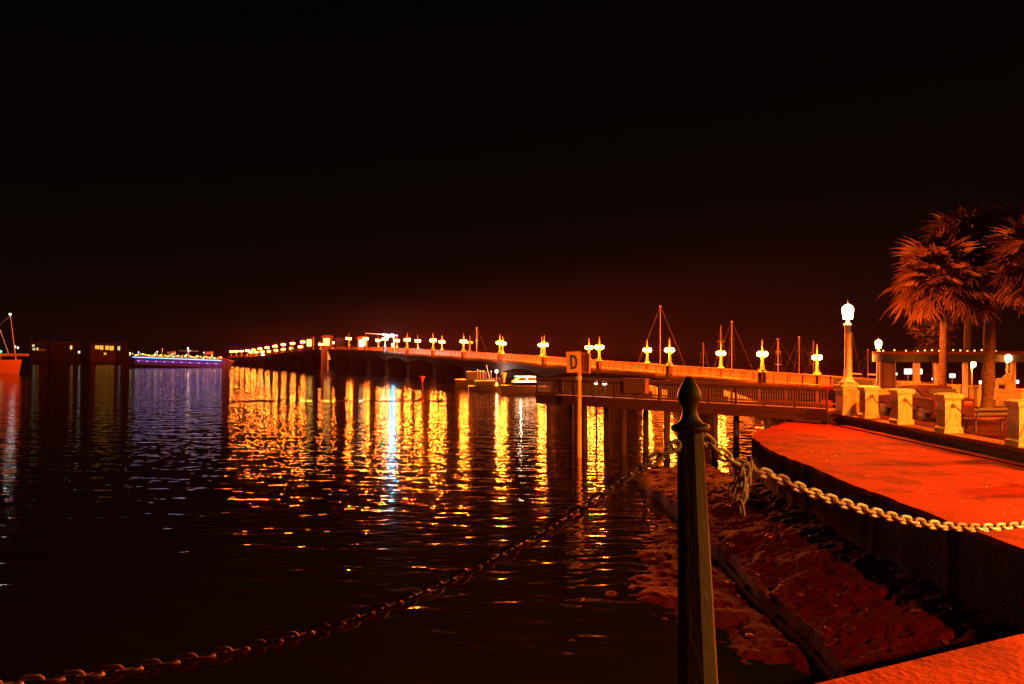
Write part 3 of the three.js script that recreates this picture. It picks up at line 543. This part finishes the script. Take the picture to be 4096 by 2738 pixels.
{
  const p = P(2100, 1500, 104), t = thing('motorboat', 'white motorboat with a rounded cabin and lit outline under the bridge', 'motorboat', V(p.x, 0, -104), Math.PI + .25);
  part('hull', hullGeo(6.4, 2.3, .95, .25), M.hullDark, t);
  const s = new THREE.Shape(); s.moveTo(-1.5, 0); s.lineTo(1.7, 0); s.quadraticCurveTo(1.1, .75, .3, .85); s.lineTo(-.9, .85); s.quadraticCurveTo(-1.45, .8, -1.5, 0);
  const cb = (k, dz, z) => new THREE.ExtrudeGeometry(s, { depth: dz, bevelEnabled: false }).scale(k, k, 1).translate(0, 1.5, z);
  part('cabin', flat(cb(1, 1.7, -.85)), M.white, t);
  for (const z of [-.88, .852]) { const w = (x0, x1) => { const q = new THREE.Shape(); q.moveTo(x0, .3); q.lineTo(x1, .3); q.lineTo(x1 - .12, .62); q.lineTo(x0 + .08, .62); q.lineTo(x0, .3); return new THREE.ExtrudeGeometry(q, { depth: .03, bevelEnabled: false }).translate(0, 1.5, z); }; part('window', [w(-1.2, -.15), w(.05, 1.15)], M.glass, t); part('cabin_light', [box(2.5, .06, .05, 0, 2.29, z + .015), box(.1, .5, .05, -.05, 2.0, z + .02)], M.windowWhite, t); part('cabin_light', box(2.9, .14, .05, .1, 1.62, z + .015), M.windowWhite, t); }
  lamp(t, V(.2, 3.2, 1.6), [1, .9, .7], 6, .1);
  const q = P(1945, 1545, 112), c = thing('motorboat', 'dark low cabin boat with a lit stern window and pale roof edge', 'motorboat', V(q.x, 0, -112), .1);
  part('hull', hullGeo(5.2, 2, .7, .2), M.hullDark, c); part('cabin', rbox(2.6, .7, 1.6, -.2, 1.05, 0, .15), M.dark, c); part('roof', rbox(3.0, .08, 1.8, -.2, 1.44, 0, .03), M.paint, c); part('window', box(.3, .55, .06, 1.45, .95, .82), M.windowWarm, c);
  const r = P(1940, 1500, 122), e = thing('trawler', 'dark moored trawler with small deck lamps and one bright globe', 'boat', V(r.x, 0, -122), .06);
  part('hull', hullGeo(9.5, 2.8, 1.3, .35), M.hullDark, e); part('deckhouse', [rbox(3.2, 1.3, 2, -1.4, 1.9, 0, .1)], M.dark, e); part('mast', bar(V(.8, 1.2, 0), V(.2, 3.6, 0), .05), M.paint, e);
  const gl = P(1984, 1487, 120.6).sub(e.position); part('globe_lamp', ball(.24, gl.x, gl.y, gl.z, 10), M.white2, e); lamp(e, gl, [1, .95, .8], 45, .2); part('mast', bar(V(gl.x, 1, gl.z), gl, .04), M.paint, e);
  for (const [px, py] of [[1908, 1481], [1919, 1485], [1931, 1486], [1963, 1487]]) { const b = P(px, py, 120.6).sub(e.position); part('deck_lamp', ball(.1, b.x, b.y, b.z, 8), M.windowWarm, e); part('lamp_stem', bar(V(b.x, 1, b.z), b, .025), M.paint, e); }
}
{ // left sailboat, orange light put into its hull colour; lamp added outside the frame
  const d = 196, k = d / F, c = P(-40, 1415, d), t = thing('sailboat', 'orange-lit sailboat with a white masthead light at the left edge', 'sailboat', V(c.x, 0, -d)), X = (px) => (px + 40) * k, Y = (py) => EYE + (HORIZON - py) * k, o = bumpy([.75, .2, .03], .5, null, null, 0);
  part('hull', hullGeo(14.4, 3.4, Y(1442), .05), o, t); part('cabin', rbox(5, .8, 2.2, -1, Y(1442) + .35, 0, .2), M.white, t);
  part('sail_cover', [cyl(.42, .32, 7.4, 0, 0, 0, 9).rotateZ(-Math.PI / 2).translate(X(0), Y(1421), .6)], o, t);
  part('mast', bar(V(X(62), Y(1440), 0), V(X(40), Y(1262), 0), .11, 7, .08), M.alu, t); part('rigging', [bar(V(X(40), Y(1262), 0), V(X(-150), Y(1440), 0), .025, 4), bar(V(X(-2), Y(1318), 0), V(X(36), Y(1425), 0), .09, 6)], M.alu, t);
  const q = V(X(39), Y(1258), 0); part('masthead_lamp', ball(.23, q.x, q.y, q.z, 10), M.white2, t); lamp(t, q, [1, .95, .9], 60, .2);
  for (const [px, py, m, r] of [[20, 1407, M.green, .3], [7, 1394, M.windowWarm, .25]]) { part('cabin_lamp', ball(r, X(px), Y(py), 1.8, 8), m, t); part('lamp_stem', bar(V(X(px), Y(1440), 1.7), V(X(px), Y(py), 1.7), .04, 4), M.alu, t); }
  const e = P(-150, 1380, 180), g = thing('added_hull_lamp', 'sodium dock lamp standing in the water just outside the left edge', 'street lamp', V(e.x, 0, e.z)); part('pole', cyl(.12, .08, e.y + .8, 0, -.8, 0, 8), M.pile, g); part('globe_lamp', ball(.2, 0, e.y, 0, 10), M.globe, g); lamp(g, V(0, e.y, 0), AMBER, 260, .18);  // unseen lamp added to light the sailboat hull
}
{ // long vessel strung with blue and violet light
  const d = 300, k = d / F, p = P(720, 1437, d), t = thing('excursion_ship', 'long ship outlined in blue and violet light with warm deck lamps', 'ship', V(p.x, 0, -d), Math.PI);
  const X = (px) => -(px - 720) * k, Y = (py) => EYE + (HORIZON - py) * k;
  const prof = (y0, y1, z0, z1, a = 545, b = 897) => { const q = []; const s = new THREE.Shape([[X(a), Y(y0[0])], [X(b), Y(y0[1])], [X(b), Y(y1[1])], [X(a), Y(y1[0])]].map(([x, y]) => new THREE.Vector2(x, y))); return new THREE.ExtrudeGeometry(s, { depth: z1 - z0, bevelEnabled: false }).translate(0, 0, z0); };
  part('hull', [prof([1458, 1474], [1432, 1445], -3, 3, 552, 905), (() => { const s = new THREE.Shape([[X(905), Y(1474)], [X(932), Y(1446)], [X(890), Y(1433)], [X(890), Y(1474)]].map(([x, y]) => new THREE.Vector2(x, y))); return new THREE.ExtrudeGeometry(s, { depth: 4, bevelEnabled: false }).translate(0, 0, -2); })()], plain([.1, .06, .3], .6), t);
  part('deckhouse', prof([1431, 1444], [1419, 1431], -2, 2, 560, 880), plain([.3, .2, .16], .7), t);
  part('neon_strip', [bar(V(X(545), Y(1429), -3.25), V(X(897), Y(1443), -3.25), .1, 6)], M.blueStrip, t);
  part('led_strip', [bar(V(X(560), Y(1443.5), -3.3), V(X(897), Y(1457), -3.3), .09, 6)], M.violet, t);
  for (let i = 0; i < 10; i++) { const px = 570 + i * 34, q = V(X(px), Y(1444 + i * 1.25), -3.35); part('hull_lamp', ball(.22, q.x, q.y, q.z, 8), M.violetDot ??= glow([.55, .35, 1], 2), t);  }
  for (let i = 0; i < 46; i++) { const px = 532 + i * 8 + rr(-2, 2), py = 1418 + (px - 545) * .04 + rr(-3, 4); part('deck_lamp', box(rr(.2, .5), rr(.3, .6), .2, X(px), Y(py), -2.2), i % 3 ? M.windowWarm : M.windowGold, t); }
  for (const [px, py, r] of [[530, 1413, .3], [564, 1410, .3], [638, 1408, .3], [697, 1417, .25], [754, 1420, .3], [823, 1411, .28], [855, 1424, .3], [630, 1414, .22]]) { part('deck_lamp', ball(r * .85, X(px), Y(py), -2.1, 8), M.shipLamp ??= glow([1, .85, .7], 2.5), t); part('lamp_stem', bar(V(X(px), Y(1430), -2.0), V(X(px), Y(py), -2.0), .05, 4), M.alu, t); }
  part('mast', [bar(V(X(752), Y(1425), 0), V(X(752), Y(1390), 0), .1), bar(V(X(715), Y(1404), 0), V(X(795), Y(1406), 0), .06), bar(V(X(648), Y(1422), 0), V(X(648), Y(1394), 0), .08), bar(V(X(640), Y(1396), 0), V(X(660), Y(1396), 0), .05)], M.alu, t);
  const ml = V(X(752), Y(1395), -.3); part('mast_lamp', ball(.24, ml.x, ml.y, ml.z, 8), M.white2, t); lamp(t, ml, [1, .3, .12], 260, .2);
  part('wheelhouse', box(2.4, 1.3, 2, X(685), Y(1414), 0), plain([.4, .2, .2], .7), t);
  part('wheelhouse', box(2.2, 1.2, 2, X(836), Y(1414), 0), plain([.4, .2, .2], .7), t);
}

// ---------------------------------------------------------------- far left shore: wooded bank and houses
{
  const g = new THREE.BufferGeometry(), p = [], idx = [], n = 160;
  for (let i = 0; i <= n; i++) { const x = lerp(-520, 60, i / n), h = 3.2 + 2.6 * fbm(x * .03, 2, 1, 4) + 1.5 * fbm(x * .2, 5, 1, 3); p.push(x, -1, -420, x, .6, -424, x, Math.max(1, h), -432, x, Math.max(1, h * .8), -470, x, -1, -480); }
  for (let i = 0; i < n; i++) for (let j = 0; j < 4; j++) { const a = i * 5 + j, b = a + 5; idx.push(a, b, b + 1, a, b + 1, a + 1); }
  g.setIndex(idx); g.setAttribute('position', new THREE.Float32BufferAttribute(p, 3)); g.computeVertexNormals(); struct('far_shore', g, M.foliage);
  const D = 410, k = D / F;
  function house(name, label, cat, x0, x1, yTop, wins, wallC = [.025, .012, .007], gable = true) {
    const c = (x0 + x1) / 2, t = thing(name, label, cat, V((c - 2048) * k, 0, -D), 0, 'houses on the far shore'), w = (x1 - x0) * k, top = EYE + (HORIZON - yTop) * k;
    const X = (px) => (px - c) * k, Y = (py) => EYE + (HORIZON - py) * k;
    part('wall', box(w, top - .5, 7, 0, (top - .5) / 2 + .4, -3.5), plain(wallC, .9), t);
    const s = new THREE.Shape(); gable ? (s.moveTo(-w / 2 - .5, top), s.lineTo(w / 2 + .5, top), s.lineTo(w / 2 - 1.2, top + 1), s.lineTo(-w / 2 + 1.2, top + 1)) : (s.moveTo(-w / 2 - .3, top), s.lineTo(w / 2 + .3, top), s.lineTo(w / 2 + .3, top + .3), s.lineTo(-w / 2 - .3, top + .3));
    part('roof', flat(new THREE.ExtrudeGeometry(s, { depth: 7.6, bevelEnabled: false }).translate(0, 0, -7.3)), M.roof, t);
    for (const [a, b, y0, y1, m] of wins) { const f = part('window', box((b - a) * k, (y1 - y0) * k, .12, X((a + b) / 2), Y((y0 + y1) / 2), .08), m, t); part('window_frame', [box(.1, (y1 - y0) * k, .1, X((a + b) / 2), Y((y0 + y1) / 2), .16), box((b - a) * k + .2, .12, .1, X((a + b) / 2), Y(y1) - .06, .16)], M.roof, f); }
    return t;
  }
  const W = glow([1, .8, .5], .9), A = glow([1, .5, .06], 1.2);
  house('house', 'dark shore house left with two small white windows, nearest the left sailboat', 'house', 120, 185, 1374, [[128, 137, 1379, 1388, W], [130, 139, 1393, 1402, W], [146, 151, 1392, 1402, M.windowWarm], [154, 180, 1396, 1405, plain([.5, .4, .3], .8)]]);
  house('house', 'dark shore house with a single narrow lit window', 'house', 200, 292, 1375, [[280, 287, 1384, 1398, M.windowWarm]]);
  house('house', 'shore house with a bright row of four golden windows', 'house', 360, 466, 1381, [[380, 397, 1383, 1397, A], [400, 412, 1383, 1400, A], [421, 434, 1384, 1400, A], [438, 453, 1385, 1402, A], [415, 424, 1412, 1420, A]], [.12, .04, .01]);
  house('house', 'small shore house with one white window right of the golden row', 'house', 462, 486, 1381, [[470, 479, 1386, 1402, W]]);
  for (const [px, py, c, l] of [[315, 1412, M.white2, 'greenish white dock light on the far shore between two houses'], [58, 1390, M.white2, 'white shore light beside the left sailboat mast'], [70, 1394, M.windowWhite, 'fainter white shore light right of the left mast']]) { const q = P(px, py, 405), t = thing('shore_light', l, 'light', V(q.x, 0, q.z)); part('pole', cyl(.12, .1, q.y, 0, 0, 0, 6), M.dark, t); part('lamp_head', box(.8, 1.1, .3, 0, q.y + .3, 0), M.shoreLamp ??= glow([1, .9, .7], 2.2), t); }
  // lights of the far bank seen under the bridge
  for (const [px, py, m, r, l] of [[1064, 1447, M.red, .55, 'red light under the left end of the bridge'], [1111, 1443, M.windowGold, .5, 'left of three yellow lights under the bridge'], [1135, 1443, M.windowGold, .5, 'middle of three yellow lights under the bridge'], [1172, 1437, M.windowWhite, .7, 'right white light of the three under the bridge'], [1051, 1424, M.white2, .5, 'white light low on the bridge before the towers']]) {
    const q = P(px, py, 300), t = thing('bank_light', l, 'light', V(q.x, 0, q.z)); part('pole', cyl(.15, .12, q.y + .3, 0, -.3, 0, 6), M.dark, t); part('lamp_head', [ball(r, 0, q.y + .2, 0, 8).scale(1.3, 1, .6)], m, t);
  }
  const q = P(1352, 1436, 216), s = thing('moored_dinghy', 'small dinghy with a pale triangular sail under the bridge', 'boat', V(q.x, 0, -204), .2);
  part('hull', hullGeo(3, 1.3, .5, .2), M.hullDark, s); part('mast', cyl(.06, .04, q.y + 1.6, 0, .3, 0, 6), M.alu, s);
  const tr = new THREE.Shape(); tr.moveTo(-.05, q.y - .2); tr.lineTo(.75, q.y - .1); tr.lineTo(.02, q.y + 1.6); part('sail', flat(new THREE.ExtrudeGeometry(tr, { depth: .03, bevelEnabled: false })), M.paint, s);
}

// ---------------------------------------------------------------- promenade: pavilion, palms, bench, car, statue, lamps
{
  const d = 44, k = d / F, p = P(3700, 1415, d), gy = landY(d), t = thing('pavilion', 'flat-roofed pavilion with a rounded end and a string of fairy lights', 'pavilion', V(p.x, gy, -d));
  const X = (px) => (px - 3700) * k, Y = (py) => EYE + (HORIZON - py) * k - gy;
  const s = new THREE.Shape(); const x0 = X(3505), x1 = X(4010), r = 2.2; s.moveTo(x0 + r, r); s.absarc(x0 + r, 0, r, Math.PI / 2, Math.PI * 1.5, false); s.lineTo(x1, -r); s.lineTo(x1, r); s.lineTo(x0 + r, r);
  const ex = (h, y, q = 1) => new THREE.ExtrudeGeometry(s, { depth: h, bevelEnabled: false, curveSegments: 20 }).rotateX(-Math.PI / 2).scale(1, 1, q).translate(0, y, 0);
  part('roof', flat(ex(.16, Y(1418))), M.roofEdge ??= bumpy([.16, .035, .015], .8, stoneMap, null, 0), t); part('ceiling', flat(ex(.42, Y(1418) - .43, .96)), M.dark, t);
  part('core', [cyl(.42, .42, Y(1430), X(3545), 0, .2, 16)], M.roof, t);
  for (const px of [3612, 3691, 3800, 3985]) part('column', [rbox(px < 3650 ? .3 : .2, Y(1448), .24, X(px), Y(1448) / 2, 1.5, .02), rbox(.42, .2, .42, X(px), .1, 1.5, .02)], M.paint, t);
  for (let i = 0; i < 15; i++) part('fairy_light', ball(.045, X(3512 + i * 27), Y(1404) + .03 * Math.sin(i * 1.7), 2.15 - (i < 3 ? (3 - i) * .5 : 0), 6), M.fairy, t);
  part('light_wire', tube([...Array(15).keys()].map((i) => V(X(3512 + i * 27), Y(1404) + .05, 2.15 - (i < 3 ? (3 - i) * .5 : 0))), .01, 40, 4), M.dark, t);
  const pw = thing('low_wall', 'low pale stone wall running below the pavilion columns', 'wall', V(0, 0, 0)); let n = 0;
  for (const [a, b, dd, y0] of [[3488, 3596, 41, 1565], [3602, 3672, 40, 1535], [3676, 3742, 40, 1546], [3800, 3838, 39, 1548], [3886, 3936, 38.5, 1552], [3940, 3978, 39, 1560], [4078, 4180, 36, 1566]]) { const A = P(a, y0, dd), B = P(b, y0, dd), gl = landY(dd); part('wall_panel', rbox(B.x - A.x, A.y - gl, .35, (A.x + B.x) / 2, (A.y + gl) / 2, -dd, .015), M.coquina, pw); part('coping_stone', rbox(B.x - A.x + .1, .12, .5, (A.x + B.x) / 2, A.y + .062, -dd, .015), M.coquina, pw); }
}
function palm(label, px, d, crownY, baseR, n, R, trunkTop, leanX = 0, boots = false) {
  const c = P(px, crownY, d), gy = landY(d), t = thing('palm_tree', label, 'palm tree', V(c.x - leanX, gy, -d), 0, 'palms on the promenade'), H = c.y - gy;
  const prof = []; for (let i = 0; i <= 14; i++) { const u = i / 14; prof.push(V(leanX * u * u, H * u, .1 * Math.sin(u * 3))); }
  const g = new THREE.TubeGeometry(new THREE.CatmullRomCurve3(prof), 28, baseR, 11), q = g.attributes.position;
  for (let i = 0; i < q.count; i++) { const y = q.getY(i), u = y / H, w = 1 + .2 * Math.exp(-y * 3) + (boots ? .45 * sm(.62, .8, u) : .12 * sm(.85, 1, u)) + .07 * Math.sin(y * 21) + .1 * fbm(q.getX(i) * 4, y * 4, q.getZ(i) * 4, 3), cx = leanX * u * u, cz = .1 * Math.sin(u * 3); q.setX(i, cx + (q.getX(i) - cx) * w); q.setZ(i, cz + (q.getZ(i) - cz) * w); }
  g.computeVertexNormals(); part('trunk', g, M.trunk, t);
  const bs = []; for (let i = 0; i < (boots ? 110 : 26); i++) { const u = boots ? lerp(.62, .99, Math.pow(rnd(), .8)) : rr(.9, 1), a = rnd() * 6.283, y = H * u, rad = baseR * (boots ? 1.35 : 1.1); bs.push(new THREE.ConeGeometry(.06, rr(.22, .42), 4).rotateX(.55).translate(0, .1, rad).rotateY(a).translate(leanX * u * u, y, 0)); }
  part('leaf_bases', bs, M.trunk, t).userData.kind = 'stuff';
  return [t, V(leanX, H, .05), R, n];
}
const FROND = [0, 1, 2, 3, 4].map((v) => {                     // a fan leaf: stalk along +z, blades round its end
  const gs = [], L = 1.15, hub = V(0, -.12 - .05 * v, L), out = [], tri = (a, b, c) => out.push(a.x, a.y, a.z, b.x, b.y, b.z, c.x, c.y, c.z), N = 30;
  for (let i = 0; i < N; i++) {
    const a = lerp(-2.05, 2.05, (i + .5) / N) + rr(-.03, .03), len = (.95 - .2 * Math.abs(a) / 2) * rr(.7, 1.12), dir = V(Math.sin(a), -.1 - .06 * Math.abs(a), Math.cos(a)).normalize(), sd = V(Math.cos(a), 0, -Math.sin(a)), droop = rr(.25, .5) + .09 * v;
    const at = (r) => hub.clone().addScaledVector(dir, r).add(V(0, -droop * r * r, 0)), w = (r) => .062 * Math.min(1, .35 + r * 1.7) * (1 - Math.pow(r / len, 3)), rs = [0, .4, .75, 1].map((k) => k * len);
    for (let j = 0; j < 3; j++) { const A = at(rs[j]), B = at(rs[j + 1]), a0 = A.clone().addScaledVector(sd, w(rs[j])).add(V(0, .02, 0)), a1 = A.clone().addScaledVector(sd, -w(rs[j])).add(V(0, .02, 0)), b0 = B.clone().addScaledVector(sd, w(rs[j + 1])).add(V(0, .02, 0)), b1 = B.clone().addScaledVector(sd, -w(rs[j + 1])).add(V(0, .02, 0)); tri(A, B, b0); tri(A, b0, a0); tri(A, a1, b1); tri(A, b1, B); }
  }
  const g = new THREE.BufferGeometry(); g.setAttribute('position', new THREE.Float32BufferAttribute(out, 3)); g.computeVertexNormals();
  return join([g, tube([V(0, 0, 0), V(0, .05, L * .5), hub], .022, 6, 5)]);
});
function crown([t, top, R, n]) {
  for (let i = 0; i < n; i++) {
    const u = (i + .5) / n, el = lerp(1.35, -.6, Math.pow(u, .8)) + rr(-.12, .12), az = i * 2.39996 + rr(-.2, .2), dead = u > .86;
    const f = part('frond', FROND[(i * 7 + (dead ? 4 : 0)) % 5], dead ? M.leafDry : M.leaf, t, V(top.x, top.y + lerp(.35, -.25, u), top.z));
    f.rotation.set(-el, az, rr(-.3, .3), 'YXZ'); f.scale.setScalar(R / 2.25 * rr(.85, 1.12) * (dead ? .8 : 1));
  }
}
crown(palm('left palm with a slim trunk rising past the pavilion roof', 3780, 35.5, 1140, .17, 92, 2.6, 1290, .15));
crown(palm('right palm with a thick trunk of old leaf bases', 3975, 37, 1030, .27, 84, 2.8, 1180, .3, true));
crown(palm('palm whose crown reaches in from the right edge of the picture', 4190, 30, 1060, .2, 70, 2.4, 1180, 0));
crown(palm('small palm behind the pavilion left of the slim palm trunk', 3735, 56, 1345, .1, 34, 1.8, 1350, 0));
crown(palm('dim tall palm standing behind the two lit palm trunks', 3880, 45, 1010, .2, 64, 2.9, 1180, .2));
{
  const lampPole = (label, px, py, d, cd, r = .235) => { const p = P(px, py, d), gy = landY(d), t = thing('globe_street_lamp', label, 'street lamp', V(p.x, gy, -d), 0, 'globe lamps behind the seawall'), h = p.y - gy; part('pole', lathe([[.001, 0], [.14, 0], [.12, .2], [.07, .5], [.05, h - .2], [.09, h - .17], [.001, h - .16]], 8), M.paint, t); part('globe_lamp', ball(r, 0, h, 0, 12), M.bigGlobe, t); part('cap', lathe([[.13, h + r * .8], [.03, h + r + .08], [.001, h + r + .12]], 8), M.paint, t); lamp(t, V(0, h, 0), [1, .25, .035], cd, r * .9); };
  lampPole('glowing globe lamp between the two palm trunks', 3888, 1458, 47, 170);
  lampPole('globe lamp on a pole right of the thick palm', 4030, 1434, 42, 190);
  const wl = (label, px, py, d, m, s) => { const p = P(px, py, d), gy = landY(d), t = thing('flood_lamp', label, 'light', V(p.x, gy, -d)); part('pole', cyl(.06, .05, p.y - gy, 0, 0, 0, 6), M.dark, t); part('lamp_head', [rbox(.6 * s, .5 * s, .3, 0, p.y - gy, 0, .04)], m, t); };
  wl('cold white lit panel left of two under the pavilion roof', 3634, 1487, 82, M.coldPanel ??= glow([.8, .95, 1], 1.6), 1.2); wl('white flood lamp right of two under the pavilion roof', 3676, 1487, 82, M.coldLamp ??= glow([1, .95, .9], 3), 1.1);
  wl('white flood lamp just right of the slim palm trunk', 3811, 1504, 80, M.coldLamp, .8); wl('small white lamp left of the thick palm trunk', 3929, 1531, 70, M.coldLamp, .6); wl('small white lamp far right behind the statue', 4066, 1528, 70, M.coldLamp, .6); wl('tiny white lamp right of the pavilion columns', 3736, 1517, 75, M.coldLamp, .4); wl('tiny white lamp left of the first pavilion column', 3584, 1497, 75, M.coldLamp, .4);
}
{ // statue of a standing lion on its plinth
  const d = 41.2, c = P(4016, 1540, d), gy = landY(d), k = d / F, t = thing('lion_statue', 'pale stone animal statue on a plinth behind the globe lamp pole', 'statue', V(c.x, gy, -d), .15);
  const Y = (py) => EYE + (HORIZON - py) * k - gy, X = (px) => (px - 4016) * k;
  const blob = (x, y, z, a, b, cc, rz = 0) => new THREE.SphereGeometry(1, 18, 12).scale(a, b, cc).rotateZ(rz).translate(x, y, z), y0 = Y(1562);
  part('body', [blob(-.2, y0 + .46, 0, .4, .2, .17, -.12), blob(.15, y0 + .55, 0, .22, .27, .2), blob(.35, y0 + .72, 0, .2, .2, .18), blob(.47, y0 + .68, 0, .12, .1, .1), blob(-.5, y0 + .42, 0, .16, .22, .17), ...[[.22, .1], [.28, -.1], [-.48, .1], [-.52, -.1]].map(([x, z]) => bar(V(x, y0, z), V(x, y0 + .45, z), .065, 8, .09)), tube([V(-.6, y0 + .5, 0), V(-.74, y0 + .3, 0), V(-.66, y0 + .08, .05)], .03, 10, 6)], M.coquina, t);
  part('mane', [blob(.29, y0 + .66, 0, .21, .25, .21), blob(.2, y0 + .5, 0, .19, .22, .2)], M.coquina, t);
  part('plinth', [rbox(1.45, y0 - .1, .7, -.02, (y0 - .1) / 2, 0, .02), rbox(1.6, .1, .82, -.02, y0 - .052, 0, .02), rbox(1.6, .2, .84, -.02, .1, 0, .02)], M.coquina, t);
}
{ // bench and car behind the seawall
  const b = thing('park_bench', 'low slatted bench behind the seawall between two stone piers', 'bench', V(15.75, PROM, -25.4), .22);
  for (let i = 0; i < 4; i++) part('seat_slat', rbox(1.7, .035, .09, 0, .45, -.17 + i * .11, .008), M.wood, b);
  for (let i = 0; i < 2; i++) part('back_slat', rbox(1.7, .09, .03, 0, .62 + i * .16, .26 + i * .04, .008), M.dark, b);
  for (const s of [-.7, .7]) part('leg', [rbox(.06, .44, .06, s, .22, -.18, .01), rbox(.06, .44, .06, s, .22, .2, .01), rbox(.06, .05, .44, s, .42, .01, .01), bar(V(s, .42, .22), V(s, .86, .32), .025)], M.dark, b);
  const c = thing('parked_car', 'dark red parked car seen over the wall between two stone piers', 'car', V(16.6, PROM, -31.2), Math.PI / 2 + .06);
  const side = (pts, dz) => new THREE.ExtrudeGeometry(new THREE.Shape(pts.map(([x, y]) => new THREE.Vector2(x, y))), { depth: dz, bevelEnabled: true, bevelSize: .04, bevelThickness: .06, bevelSegments: 2 }).translate(0, 0, -dz / 2);
  part('body', side([[-2.1, .32], [-1.75, .32], [-1.6, .5], [-1.2, .55], [-.95, .34], [1.0, .34], [1.2, .55], [1.6, .55], [1.8, .34], [2.1, .36], [2.12, .62], [2.0, .76], [1.0, .86], [-1.5, .88], [-2.08, .84]], 1.56), M.carPaint, c);
  part('cabin', side([[-1.75, .86], [1.0, .86], [.35, 1.24], [-.1, 1.29], [-.85, 1.27]], 1.3), M.carPaint, c);
  part('rear_window', box(.03, .3, 1.1, -1.42, 1.08, 0).rotateZ(0), M.glass, c); for (const s of [-1, 1]) { part('side_window', side([[-1.35, .9], [.75, .9], [.25, 1.18], [-.8, 1.2]], .02).translate(0, 0, s * .72), M.glass, c); part('tail_light', rbox(.05, .14, .35, -2.13, .7, s * .55, .02), plain([.4, .02, .01], .3), c); }
  for (const x of [-1.35, 1.38]) for (const s of [-1, 1]) { const w = part('wheel', new THREE.CylinderGeometry(.31, .31, .2, 18).rotateX(Math.PI / 2), M.tyre, c, V(x, .31, s * .72)); part('rim', new THREE.CylinderGeometry(.19, .19, .22, 12).rotateX(Math.PI / 2), M.rim, w); }
}
scene.traverse((o) => { if (o.isMesh) o.castShadow = o.receiveShadow = true; });
renderer.render(scene, camera);
